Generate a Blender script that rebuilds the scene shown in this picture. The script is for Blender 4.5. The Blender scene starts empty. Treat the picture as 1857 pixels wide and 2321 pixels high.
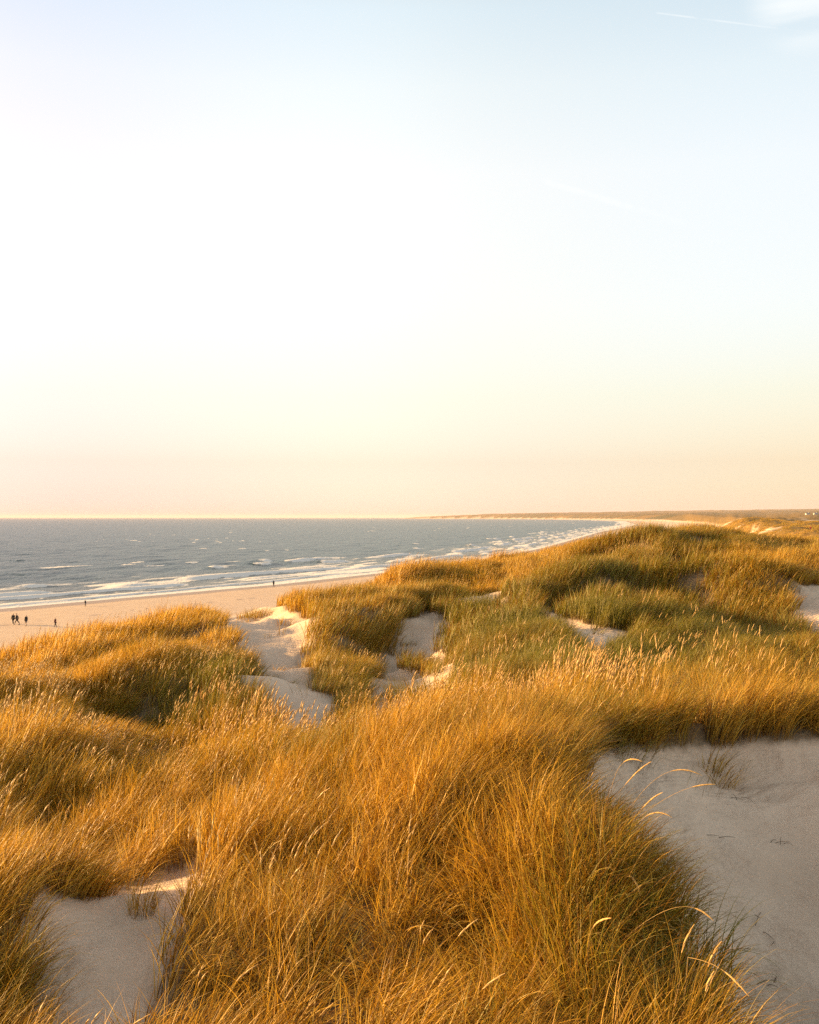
import bpy, math, random
import numpy as np
from mathutils import Vector

random.seed(7)
RNG = np.random.default_rng(11)
R = math.radians
scene = bpy.context.scene
COL = scene.collection

# ------------------------------------------------------------------ camera
EYE = 18.0                      # metres above the sea
F = 2256.0                      # focal length in pixels of the 1857 x 2321 photograph
CX, HY = 928.5, 1173.0          # image centre column, horizon row
cam = bpy.data.cameras.new('camera')
cam.sensor_fit = 'VERTICAL'
cam.sensor_height = 36.0
cam.lens = 36.0 * F / 2321.0
cam.shift_y = (HY - 1160.5) / 2321.0
cam.clip_start = 0.1
cam.clip_end = 200000.0
camo = bpy.data.objects.new('camera', cam)
COL.objects.link(camo)
camo.location = (0, 0, EYE)
camo.rotation_euler = (R(90), 0, 0)
scene.camera = camo

# ------------------------------------------------------------------ sky, sun, exposure
SUN_AZ = R(-69)                 # measured from the viewing direction (+Y), negative = left
SUN_EL = R(11)
SUN_DIR = Vector((math.sin(SUN_AZ) * math.cos(SUN_EL), math.cos(SUN_AZ) * math.cos(SUN_EL), math.sin(SUN_EL)))
world = bpy.data.worlds.new('World')
scene.world = world
world.use_nodes = True
wn, wl = world.node_tree.nodes, world.node_tree.links
wn.clear()
w_out = wn.new('ShaderNodeOutputWorld')
w_bg = wn.new('ShaderNodeBackground')
w_sky = wn.new('ShaderNodeTexSky')
w_sky.sky_type = 'NISHITA'
w_sky.sun_disc = False
w_sky.sun_elevation = SUN_EL
w_sky.sun_rotation = SUN_AZ
w_sky.air_density = 0.8
w_sky.dust_density = 0.4
w_sky.ozone_density = 1.0
w_bg.inputs['Strength'].default_value = 0.15
# the evening sky is whiter overhead and creamier at the horizon than the clear model: tint it by elevation
w_tc = wn.new('ShaderNodeTexCoord')
w_sep = wn.new('ShaderNodeSeparateXYZ'); wl.new(w_tc.outputs['Generated'], w_sep.inputs[0])
w_rmp = wn.new('ShaderNodeValToRGB'); wl.new(w_sep.outputs['Z'], w_rmp.inputs[0])
GAIN = [(0.0, (.43, .345, .53)), (.009, (.465, .392, .52)), (.028, (.465, .388, .44)), (.054, (.545, .397, .375)), (.12, (.844, .59, .438)), (.205, (1.266, .834, .585)),
        (.324, (1.78, 1.145, .757)), (.396, (1.89, 1.27, .832)), (.455, (1.826, 1.307, .884)), (.58, (1.5, .95, .55)), (1.0, (1.05, .74, .45))]
_e = w_rmp.color_ramp.elements
while len(_e) < len(GAIN): _e.new(0.5)
for _i, (_p, _c) in enumerate(GAIN):
    _e[_i].position = _p; _e[_i].color = (_c[0] / 3, _c[1] / 3, _c[2] / 3, 1)
def w_mix(kind, a, b, fac=1.0):
    x = wn.new('ShaderNodeMix'); x.data_type = 'RGBA'; x.blend_type = kind; x.clamp_result = False
    for sck, v in ((x.inputs[0], fac), (x.inputs[6], a), (x.inputs[7], b)):
        if isinstance(v, (int, float)): sck.default_value = v
        elif isinstance(v, tuple): sck.default_value = (*v, 1)
        else: wl.new(v, sck)
    return x.outputs[2]
def w_math(op, a, b=0.0, clamp=False):
    x = wn.new('ShaderNodeMath'); x.operation = op; x.use_clamp = clamp
    for i, v in enumerate((a, b)):
        if isinstance(v, (int, float)): x.inputs[i].default_value = v
        else: wl.new(v, x.inputs[i])
    return x.outputs[0]
def w_dot(v):
    x = wn.new('ShaderNodeVectorMath'); x.operation = 'DOT_PRODUCT'
    wl.new(w_tc.outputs['Generated'], x.inputs[0]); x.inputs[1].default_value = v
    return x.outputs['Value']
def w_map(v, a, b):
    x = wn.new('ShaderNodeMapRange'); x.interpolation_type = 'SMOOTHSTEP'
    wl.new(v, x.inputs[0]); x.inputs[1].default_value = a; x.inputs[2].default_value = b
    return x.outputs[0]
w_col = w_mix('MULTIPLY', w_mix('MULTIPLY', w_sky.outputs[0], w_rmp.outputs[0]), (3.0, 3.0, 3.0))
# the glow towards the sun stays outside the picture: even the brightness out from left to right
w_col = w_mix('MULTIPLY', w_col, (.92, .895, .93), w_math('MULTIPLY', w_map(w_sep.outputs['X'], .05, -.35), w_map(w_sep.outputs['Z'], .07, .0)))
w_lf = w_math('MULTIPLY', w_map(w_sep.outputs['X'], .02, -.40), w_map(w_sep.outputs['X'], -.85, -.50))
w_col = w_mix('MULTIPLY', w_col, (.72, .715, .80), w_lf)
w_col = w_mix('MULTIPLY', w_col, (1.05, 1.09, 1.13), w_math('MULTIPLY', w_map(w_sep.outputs['X'], .0, .35), w_map(w_sep.outputs['Z'], .60, .35)))
w_col = w_mix('MULTIPLY', w_col, (1.04, .945, .80), w_math('MULTIPLY', w_map(w_sep.outputs['X'], .0, .42), w_map(w_sep.outputs['Z'], .20, .02)))
def w_dir(px, py):
    return Vector(((px - CX) / F, 1.0, (HY - py) / F)).normalized()
w_n = wn.new('ShaderNodeTexNoise'); w_n.inputs['Scale'].default_value = 55; w_n.inputs['Detail'].default_value = 3
wl.new(w_tc.outputs['Generated'], w_n.inputs['Vector'])
# two old contrails and a wisp of cirrus
for (a, b, wid, fade0, fade1, amt) in [((1480, 28), (1900, 82), .0011, .05, .5, .30), ((1225, 408), (1640, 532), .0042, .04, .75, .16)]:
    da, db = w_dir(*a), w_dir(*b); nn = da.cross(db).normalized(); tt = nn.cross(da).normalized(); span = db.dot(tt)
    band = w_math('SUBTRACT', 1.0, w_map(w_math('ABSOLUTE', w_dot(nn)), wid * .15, wid))
    u = w_dot(tt)
    ln = w_math('MULTIPLY', w_map(u, 0.0, span * fade0), w_math('SUBTRACT', 1.0, w_map(u, span * fade1 * .5, span)))
    f = w_math('MULTIPLY', w_math('MULTIPLY', band, ln), w_math('MULTIPLY', w_map(w_n.outputs['Fac'], .25, .6), amt))
    w_col = w_mix('MIX', w_col, (2.5, 2.5, 2.45), f)
w_n2 = wn.new('ShaderNodeTexNoise'); w_n2.inputs['Scale'].default_value = 4; w_n2.inputs['Detail'].default_value = 5
w_mp = wn.new('ShaderNodeMapping'); w_mp.inputs['Scale'].default_value = (1.0, 1.0, 7.0); w_mp.inputs['Rotation'].default_value = (0, R(-7), 0)
wl.new(w_tc.outputs['Generated'], w_mp.inputs['Vector']); wl.new(w_mp.outputs[0], w_n2.inputs['Vector'])
w_f = w_math('MULTIPLY', w_map(w_n2.outputs['Fac'], .36, .62), w_math('MULTIPLY', w_map(w_dot(w_dir(1840, -40)), .9982, .9999), .7))
w_col = w_mix('MIX', w_col, (2.35, 2.38, 2.35), w_f)
wl.new(w_col, w_bg.inputs['Color'])
wl.new(w_bg.outputs[0], w_out.inputs['Surface'])

sun = bpy.data.lights.new('sun', 'SUN')
sun.energy = 5.0
sun.angle = R(0.6)
sun.color = (1.0, 0.62, 0.24)
suno = bpy.data.objects.new('sun', sun)
COL.objects.link(suno)
suno.rotation_euler = SUN_DIR.to_track_quat('Z', 'Y').to_euler()
suno.location = (-200, 20, 60)

vs = scene.view_settings
vs.view_transform = 'Standard'
vs.look = 'None'
vs.exposure = 1.6
vs.gamma = 1.0
scene.render.engine = 'CYCLES'
cy = scene.cycles
cy.max_bounces = 5
cy.diffuse_bounces = 2
cy.glossy_bounces = 2
cy.transmission_bounces = 2
cy.transparent_max_bounces = 4
cy.use_denoising = False
cy.caustics_reflective = False
cy.caustics_refractive = False
cy.sample_clamp_indirect = 4.0

# ------------------------------------------------------------------ helpers
def hash2(ix, iy, seed):
    h = (ix.astype(np.int64) * 374761393 + iy.astype(np.int64) * 668265263 + seed * 1442695041) & 0xFFFFFFFF
    h = ((h ^ (h >> 13)) * 1274126177) & 0xFFFFFFFF
    h = h ^ (h >> 16)
    return (h & 0xFFFFFF) / float(0xFFFFFF)

def noise(x, y, seed=0):
    x = np.asarray(x, float); y = np.asarray(y, float)
    ix = np.floor(x); iy = np.floor(y)
    fx = x - ix; fy = y - iy
    fx = fx * fx * fx * (fx * (fx * 6 - 15) + 10); fy = fy * fy * fy * (fy * (fy * 6 - 15) + 10)
    ix = ix.astype(np.int64); iy = iy.astype(np.int64)
    a = hash2(ix, iy, seed); b = hash2(ix + 1, iy, seed)
    c = hash2(ix, iy + 1, seed); d = hash2(ix + 1, iy + 1, seed)
    return (a + (b - a) * fx) * (1 - fy) + (c + (d - c) * fx) * fy * 1.0

def fbm(x, y, seed=0, octaves=4, gain=0.5):
    v = 0; amp = 1; tot = 0
    for o in range(octaves):
        v = v + amp * noise(x * 2 ** o + 17.3 * o, y * 2 ** o - 9.1 * o, seed + o)
        tot += amp; amp *= gain
    return v / tot

def sstep(a, b, x):
    t = np.clip((x - a) / (b - a), 0, 1)          # a > b falls instead of rising
    return t * t * (3 - 2 * t)

def at(px, py, d):
    """the world point seen at photo pixel (px, py) at depth d metres"""
    return ((px - CX) / F * d, d, EYE - (py - HY) / F * d)

def mesh_from(name, verts, faces, mat=None, smooth=True, attrs=None):
    """verts (n,3), faces (m,k): one mesh, every face with k corners"""
    me = bpy.data.meshes.new(name)
    verts = np.asarray(verts, np.float32); faces = np.asarray(faces, np.int32)
    n, (m, k) = len(verts), faces.shape
    me.vertices.add(n); me.vertices.foreach_set('co', verts.ravel())
    me.loops.add(m * k); me.loops.foreach_set('vertex_index', faces.ravel())
    me.polygons.add(m)
    me.polygons.foreach_set('loop_start', np.arange(0, m * k, k, dtype=np.int32))
    me.polygons.foreach_set('use_smooth', np.full(m, smooth))
    for key, val in (attrs or {}).items():
        a = me.attributes.new(key, 'FLOAT', 'POINT'); a.data.foreach_set('value', np.asarray(val, np.float32))
    me.update(calc_edges=True)
    if mat: me.materials.append(mat)
    return me

def link(name, me, parent=None, loc=None):
    o = bpy.data.objects.new(name, me); COL.objects.link(o)
    if parent: o.parent = parent
    if loc is not None: o.location = loc
    return o

def tag(o, label=None, cat=None, group=None, kind=None):
    if label: o['label'] = label
    if cat: o['category'] = cat
    if group: o['group'] = group
    if kind: o['kind'] = kind
    return o

def empty(name, loc, rz=0.0):
    o = bpy.data.objects.new(name, None); COL.objects.link(o)
    o.location = loc; o.rotation_euler = (0, 0, rz); o.empty_display_size = 0.2
    return o

class Nodes:
    def __init__(self, name):
        self.m = bpy.data.materials.new(name); self.m.use_nodes = True
        self.t = self.m.node_tree; self.t.nodes.clear()
        self.out = self.t.nodes.new('ShaderNodeOutputMaterial')
    def n(self, kind, **kw):
        x = self.t.nodes.new(kind)
        for k, v in kw.items():
            if k.startswith('i_'):
                key = k[2:].replace('_', ' ')
                x.inputs[int(key) if key.isdigit() else key].default_value = v
            else: setattr(x, k, v)
        return x
    def l(self, a, b): self.t.links.new(a, b)
    def math(self, op, a, b=None, clamp=False):
        x = self.n('ShaderNodeMath', operation=op, use_clamp=clamp)
        for i, v in enumerate((a, b)):
            if v is None: continue
            if isinstance(v, (int, float)): x.inputs[i].default_value = v
            else: self.l(v, x.inputs[i])
        return x.outputs[0]
    def mix(self, f, a, b):
        x = self.n('ShaderNodeMix', data_type='RGBA')
        for s, v in ((x.inputs[0], f), (x.inputs[6], a), (x.inputs[7], b)):
            if isinstance(v, (int, float)): s.default_value = v
            elif isinstance(v, tuple): s.default_value = (*v, 1)
            else: self.l(v, s)
        return x.outputs[2]
    def attr(self, name, kind='GEOMETRY'):
        return self.n('ShaderNodeAttribute', attribute_name=name, attribute_type=kind).outputs['Fac']
    def noise(self, scale, detail=4, vec=None, rough=0.55, dist=0.0):
        x = self.n('ShaderNodeTexNoise', i_Scale=scale, i_Detail=detail, i_Roughness=rough, i_Distortion=dist)
        if vec is not None: self.l(vec, x.inputs['Vector'])
        return x.outputs['Fac']
    def ramp(self, f, a, b):
        x = self.n('ShaderNodeMapRange', interpolation_type='SMOOTHSTEP')
        self.l(f, x.inputs[0]); x.inputs[1].default_value = a; x.inputs[2].default_value = b
        return x.outputs[0]
    def pos(self, scale=(1, 1, 1), rot=(0, 0, 0)):
        g = self.n('ShaderNodeNewGeometry'); mp = self.n('ShaderNodeMapping')
        mp.inputs['Scale'].default_value = scale; mp.inputs['Rotation'].default_value = rot
        self.l(g.outputs['Position'], mp.inputs['Vector'])
        return mp.outputs[0]

# ------------------------------------------------------------------ coast and terrain
COAST = np.array([(-1650, -2650), (-700, -930), (-185, 12), (-81, 196), (-36, 267), (2, 347), (50, 488), (80.6, 597), (226, 1194), (545, 2388),
                  (1000, 4600), (1250, 6800), (1300, 9500), (900, 12500), (150, 14500), (-250, 14900), (-100, 16000), (1500, 19000)], float)

def shore(x, y):
    """signed metres inland of the waterline (negative = at sea) and metres along it"""
    x = np.asarray(x, float); y = np.asarray(y, float)
    best = np.full(x.shape, 1e18); sgn = np.ones(x.shape); along = np.zeros(x.shape)
    acc = 0.0
    for (ax, ay), (bx, by) in zip(COAST[:-1], COAST[1:]):
        dx, dy = bx - ax, by - ay; L2 = dx * dx + dy * dy; L = math.sqrt(L2)
        t = np.clip(((x - ax) * dx + (y - ay) * dy) / L2, 0, 1)
        ex, ey = x - ax - t * dx, y - ay - t * dy
        d2 = ex * ex + ey * ey
        cr = dx * ey - dy * ex
        m = d2 < best - 1e-6
        best = np.where(m, d2, best); sgn = np.where(m, np.where(cr < 0, 1.0, -1.0), sgn)
        along = np.where(m, acc + t * L, along)
        acc += L
    return sgn * np.sqrt(best), along

# ground points read off the photograph: column, row, depth
CTRL = [
 # foreground right: shaded sand and its rim
 (1700, 2321, 7.0), (1857, 2321, 7.1), (1560, 2321, 6.7), (1700, 2000, 9.7), (1857, 2000, 9.9), (1560, 1900, 10.6), (1800, 1850, 11.6), (1450, 1800, 12.0),
 (1400, 1715, 13.2), (1600, 1702, 13.6), (1857, 1688, 13.9), (1980, 1685, 14.2), (1400, 1655, 16.0), (1620, 1645, 16.4), (1857, 1628, 17.0),
 # mound in the middle of the foreground
 (1150, 2500, 6.0), (1250, 2330, 7.1), (1050, 2180, 8.1), (1200, 1950, 9.7), (1250, 1770, 11.6), (1130, 1750, 12.0), (1000, 1800, 12.0), (1050, 1725, 13.6), (1150, 1690, 14.6), (1300, 1712, 13.4), (1380, 1880, 10.4),
 (850, 2250, 7.6), (900, 1970, 9.8), (700, 2350, 7.2), (700, 2000, 10.3), (760, 1850, 12.5), (800, 1750, 15.0), (500, 2400, 7.0), (560, 2090, 9.0), (1500, 2480, 6.1), (1400, 2250, 7.3),
 # left of the foreground
 (200, 2300, 7.6), (300, 2100, 9.2), (200, 2040, 10.8), (430, 1965, 11.4), (80, 1965, 12.6), (40, 2340, 7.6), (-150, 2350, 7.6), (100, 1905, 14.0), (-150, 1900, 14.0),
 (300, 1850, 14.8), (500, 1745, 19.0), (200, 1790, 18.2), (40, 1740, 20.0), (650, 1730, 18.5), (-180, 1720, 20.0),
 # hollow behind it and the dune on the left
 (350, 1650, 25.5), (500, 1690, 23.5), (100, 1600, 28.0), (-100, 1580, 29.0), (250, 1545, 31.0), (450, 1500, 35.0), (560, 1560, 31.0), (620, 1625, 26.5),
 (120, 1500, 37.0), (210, 1475, 38.5), (300, 1456, 40.0), (470, 1425, 43.0), (20, 1530, 34.0), (-120, 1535, 36.0), (500, 1460, 40.0), (30, 1525, 40.0),
 # sandy path and centre dune
 (560, 1395, 50.0), (600, 1470, 40.0), (660, 1560, 32.0), (680, 1640, 26.5), (765, 1585, 30.0), (900, 1560, 34.5), (690, 1510, 36.0), (690, 1440, 43.0),
 (640, 1385, 52.0), (780, 1356, 55.0), (900, 1338, 54.0), (1000, 1336, 55.0), (1080, 1350, 54.0), (770, 1400, 43.5), (745, 1465, 38.5), (860, 1500, 40.0), (960, 1430, 45.0), (840, 1420, 45.5), (860, 1360, 48.5),
 (1100, 1400, 45.5), (1060, 1480, 37.5), (1000, 1560, 29.0), (900, 1680, 20.0), (1100, 1610, 21.0),
 (1145, 1368, 49.5), (1220, 1385, 43.0), (1310, 1410, 38.5), (1400, 1440, 35.0), (1380, 1500, 29.5), (1250, 1500, 29.5), (1300, 1590, 21.0),
 # right-hand dunes
 (1400, 1320, 48.0), (1300, 1345, 46.0), (1620, 1322, 48.0), (1720, 1330, 46.0), (1420, 1405, 40.5), (1600, 1420, 38.5), (1300, 1395, 43.0), (1500, 1470, 32.0), (1700, 1480, 31.0), (1600, 1560, 22.5), (1800, 1550, 23.0),
 (1140, 1318, 62.0), (1230, 1287, 64.0), (1330, 1256, 67.0), (1500, 1228, 69.0), (1650, 1238, 66.0), (1740, 1268, 63.0), (1400, 1305, 56.0), (1600, 1310, 55.0),
 (1820, 1345, 44.0), (1870, 1410, 37.0), (1857, 1290, 58.0), (2000, 1340, 46.0), (2000, 1450, 34.0), (2000, 1560, 23.0),
 (1800, 1258, 95.0), (1700, 1262, 100.0), (1600, 1262, 95.0), (1950, 1262, 90.0), (1450, 1262, 92.0),
]
CT = np.array([at(*c) for c in CTRL])
# anchors outside the picture, and under the camera
ANCH = np.array([(0, 2.0, 15.6), (4, 1.5, 15.4), (-4, 1.5, 15.2), (-7, 4, 14.6), (8, 5, 14.6), (-16, 15, 13.6), (18, 16, 14.6), (-30, 26, 13.4), (34, 30, 14.4), (-24, 4, 13.0), (26, 4, 14.6), (60, 50, 14.5), (0, -3, 15.6)])
CT = np.vstack([CT, ANCH])

BUMPS = [(at(*c[:3]), c[3], c[4]) for c in [      # column, row, depth, radius, height
 (1270, 1345, 46, 3.2, .30), (1360, 1340, 47, 2.6, .22), (1480, 1380, 44, 2.0, -.6), (1300, 1400, 43, 1.5, -.6), (1640, 1340, 46, 3.5, .42), (1750, 1350, 44, 2.2, .4), (1560, 1345, 46, 2.2, .1),
 (1480, 1228, 68, 3.5, .5), (1365, 1250, 66, 2.2, -1.1), (1590, 1235, 67, 2.0, -.5), (1660, 1238, 66, 2.5, .4), (1260, 1270, 65, 2.6, -.15), (1340, 1300, 56, 3.0, -.5), (1500, 1300, 56, 3.0, -.4), (1640, 1300, 56, 3.0, -.35),
 (400, 1455, 41, 1.7, -.55), (320, 1480, 38, 1.6, -.5), (230, 1505, 36, 1.5, -.45), (140, 1540, 33, 1.5, -.4), (480, 1450, 40, 1.8, .6), (380, 1530, 33, 2.2, .45), (540, 1590, 29, 1.2, .35), (350, 1640, 26.5, 1.6, -.6),
 (90, 1890, 14.2, .9, -.35), (30, 1810, 17, 1.2, .25), (200, 1790, 18, 1.2, .25),
 (930, 1370, 50, 1.5, -.2), (740, 1540, 34, 1.2, .3), (1026, 1470, 39, 1.2, .3), (830, 1395, 46.5, 2.0, .40), (1005, 1365, 49, 1.4, .25), (-60, 2150, 8.6, 1.2, .45), (30, 2080, 9.4, .7, .25), (953, 1500, 39, 1.3, .3), (600, 1500, 37, 1.5, -.4), (640, 1560, 32, 1.3, -.3),
 (1400, 1702, 13.3, .5, .12), (1540, 1702, 13.5, .6, .26), (1720, 1692, 13.7, .6, .36), (1840, 1688, 13.8, .5, .34), (1660, 1760, 12.4, .5, -.12), (1190, 2050, 8.9, 1.0, .30), (1420, 2000, 9.0, .7, .22), (1480, 2200, 7.6, .6, .2), (1260, 1850, 10.8, .9, .22), (1050, 1900, 10.8, .8, .2), (850, 2050, 9.2, .7, .15), (1330, 2080, 8.2, .7, .12), (950, 2060, 8.9, .5, -.2), (1100, 2210, 7.8, .5, -.2), (640, 1980, 10.5, .6, .15), (1260, 1720, 13, 1.2, .25)]]

# gaps in the grass where the ground lies open between tufts: column, row, depth, radius
GAPS = [(at(*c[:3]), c[3] * (.6 if c[2] < 12 else 1)) for c in [(1130, 2210, 7.9, .38), (1010, 2150, 8.2, .25), (1340, 2130, 7.9, .25), (1290, 1990, 9.2, .28), (1180, 2330, 7.2, .35), (1400, 2250, 7.2, .30), (1230, 2160, 8.0, .22), (1330, 1880, 10.3, .22),
 (90, 1905, 14, .5), (880, 2230, 7.8, .2), (640, 2120, 8.9, .2), (800, 1900, 11.5, .25), (350, 1655, 26, .4)]]

def warp(x, y):
    r = np.hypot(x, y + 4.0)
    return np.arctan2(x, y + 4.0) * 2.2, np.log(r)

def tps_kernel(d2):
    return d2 * np.log(d2 + 1e-12)
_cu, _cv = warp(CT[:, 0], CT[:, 1])
_n = len(CT)
_K = tps_kernel((_cu[:, None] - _cu[None]) ** 2 + (_cv[:, None] - _cv[None]) ** 2) + np.eye(_n) * 0.0025
_P = np.stack([np.ones(_n), _cu, _cv], 1)
_A = np.block([[_K, _P], [_P.T, np.zeros((3, 3))]])
_W = np.linalg.solve(_A, np.concatenate([CT[:, 2], np.zeros(3)]))

def tps(x, y):
    u, v = warp(x, y); out = np.empty(u.shape); uf, vf = u.ravel(), v.ravel(); of = np.empty(uf.shape)
    for i in range(0, len(uf), 100000):
        a, b = uf[i:i + 100000], vf[i:i + 100000]
        k = tps_kernel((a[:, None] - _cu[None]) ** 2 + (b[:, None] - _cv[None]) ** 2)
        of[i:i + 100000] = k @ _W[:_n] + _W[_n] + a * _W[_n + 1] + b * _W[_n + 2]
    return of.reshape(u.shape)

def height(x, y, fine=True):
    x = np.asarray(x, float); y = np.asarray(y, float)
    s, al = shore(x, y); r = np.hypot(x, y)
    far = np.clip(r / 1200.0, 1.0, 6.0)
    bw = 118.0 * np.clip(r / 900.0, 1.0, 1.5)
    beach = np.where(s < 0, s * 0.035, np.where(s < 14, s * 0.035, 0.49 + (s - 14) * 0.016)) + 0.10 * (fbm(x / 9, y / 6, 41, 3) - .5) * sstep(12, 30, s)
    edge = bw + 16 * (fbm(x / 45, y / 45, 3, 3) - .5)
    rise = sstep(edge - 14 * far, edge + 16 * far ** 1.4, s)
    nf = fbm(x / (52 * far), y / (52 * far), 21, 5, .55)
    field = 12.2 + 0.0031 * np.minimum(r, 15000) + (nf - .5) * (7.5 + 0.0026 * np.minimum(r, 9000)) + (noise(x / (15 * far), y / (15 * far), 5) - .5) * 2.2 * far ** .6
    field = np.where(y > 8000, 8 + (field - 8) * (.22 + .78 * sstep(-300, 1700, x)), field)
    base = beach + (field - np.minimum(beach, 4)) * rise
    ang = np.abs(np.arctan2(x, np.maximum(y + 4, 1e-3)))
    w = sstep(96, 106, s) * (1 - sstep(85, 135, r)) * (1 - sstep(R(42), R(62), ang))
    w = np.where(y < -8, 0, w)
    z = base.copy()
    m = w > 0
    if m.any():
        t = tps(x[m], y[m])
        rm = r[m]
        t = t + (fbm(x[m] / 4.2, y[m] / 5.5, 61, 3) - .5) * np.clip(rm / 20, .30, 2.0)
        t = t + (fbm(x[m] / 1.3, y[m] / 1.6, 63, 2) - .5) * .34 * (1 - sstep(30, 60, rm)) * sstep(5, 8, rm)
        for (bx, by, _), br, bh in BUMPS:
            t = t + (2.1 if math.hypot(bx, by) > 40 else 1.15) * bh * np.exp(-((x[m] - bx) ** 2 + (y[m] - by) ** 2) / br ** 2)
        t = t - sstep(132, 106, s[m]) * 10.5 * sstep(18, 36, rm) - .35 * sstep(150, 138, s[m]) * sstep(26, 36, rm)
        z[m] = base[m] * (1 - w[m]) + t * w[m]
    if fine:
        near = (r < 60) & (w > 0)
        if near.any():
            xn, yn = x[near], y[near]
            f = (fbm(xn / .75, yn / .55, 71, 3) - .5) * .20
            f = f + (fbm(xn / 2.3, yn / 1.9, 79, 2) - .5) * .30 * (1 - sstep(16, 24, np.hypot(xn, yn)))
            # trampled sand: shallow dimples with raised rims
            q = noise(xn / .36, yn / .36, 75)
            f += -.11 * sstep(.62, .9, q) * sstep(.42, .62, fbm(xn / 4, yn / 4, 77, 2))
            f = f * (1 - .6 * sstep(18, 30, r[near]))
            z[near] = z[near] + f * (1 - sstep(45, 60, r[near]))
    return z

# bare sand: outlines on the ground, read off the photograph as (column, row) with a depth range
SAND = [
 ([(1318, 1712), (1400, 1690), (1480, 1702), (1600, 1692), (1857, 1676), (2100, 1676), (2200, 2600), (1640, 2600), (1630, 2321), (1585, 2240), (1520, 2100), (1415, 1975), (1345, 1880), (1295, 1790)], 4, 15.6),
 ([(60, 2005), (200, 2045), (330, 1990), (440, 1952), (510, 1932), (480, 2005), (415, 2105), (350, 2225), (305, 2360), (280, 2500), (50, 2500), (95, 2280), (60, 2120)], 6, 12.5),
 ([(15, 1945), (130, 1925), (150, 2010), (30, 2025)], 10, 14.5),
 ([(524, 1388), (640, 1378), (720, 1412), (700, 1450), (684, 1500), (704, 1560), (775, 1590), (760, 1650), (700, 1730), (655, 1720), (620, 1650), (575, 1560), (540, 1480), (505, 1425), (490, 1398)], 20.5, 62),
 ([(858, 1478), (905, 1490), (925, 1525), (990, 1535), (1040, 1505), (1050, 1550), (1030, 1600), (960, 1655), (885, 1685), (815, 1685), (838, 1550)], 22.5, 46),
 ([(895, 1462), (1008, 1450), (1042, 1488), (1005, 1535), (915, 1505)], 30, 52),
 ([(918, 1322), (960, 1318), (985, 1345), (940, 1352)], 46, 57),
 ([(905, 1402), (985, 1385), (1020, 1425), (985, 1465), (915, 1470)], 36, 52),
 ([(1035, 1375), (1060, 1340), (1130, 1330), (1158, 1365), (1125, 1392), (1060, 1402)], 33, 57),
 ([(1195, 1372), (1300, 1402), (1425, 1432), (1430, 1456), (1366, 1480), (1376, 1535), (1336, 1500), (1280, 1445), (1200, 1398)], 27, 48),
 ([(1795, 1325), (1960, 1330), (1990, 1460), (1857, 1480), (1822, 1440), (1784, 1395)], 28, 48),
 ([(-20, 1530), (50, 1508), (48, 1545), (-20, 1580)], 28, 38),
 ([(505, 1335), (650, 1335), (640, 1700), (500, 1700)], 51, 95),
 ([(1280, 1275), (1325, 1268), (1322, 1292), (1280, 1300)], 50, 66),
]

def in_poly(px, py, poly):
    inside = np.zeros(px.shape, bool); n = len(poly)
    for i in range(n):
        (x1, y1), (x2, y2) = poly[i], poly[(i + 1) % n]
        if y1 == y2: continue
        c = ((y1 > py) != (y2 > py)) & (px < (x2 - x1) * (py - y1) / (y2 - y1) + x1)
        inside ^= c
    return inside

def sandiness(x, y, z):
    """1 on bare sand, 0 under grass"""
    r = np.hypot(x, y); yy = np.maximum(y, .5)
    wob = np.clip(r / 30, .06, 1)
    px = CX + F * (x + (fbm(x / 1.3 / wob, y / 1.3 / wob, 81, 3) - .5) * 1.0 * wob) / yy; py = HY + F * (EYE - z) / yy
    m = np.zeros(x.shape)
    for poly, d0, d1 in SAND:
        m = np.maximum(m, (in_poly(px, py, poly) & (y > d0) & (y < d1)) * 1.0)
    n = fbm(x / 38, y / 38, 91, 4); farp = sstep(.62, .66, n) * sstep(190, 280, r) * sstep(.42, .55, fbm(x / 9, y / 9, 93, 3)) * (1 - sstep(700, 1500, r))
    return np.maximum(m, farp)

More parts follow.
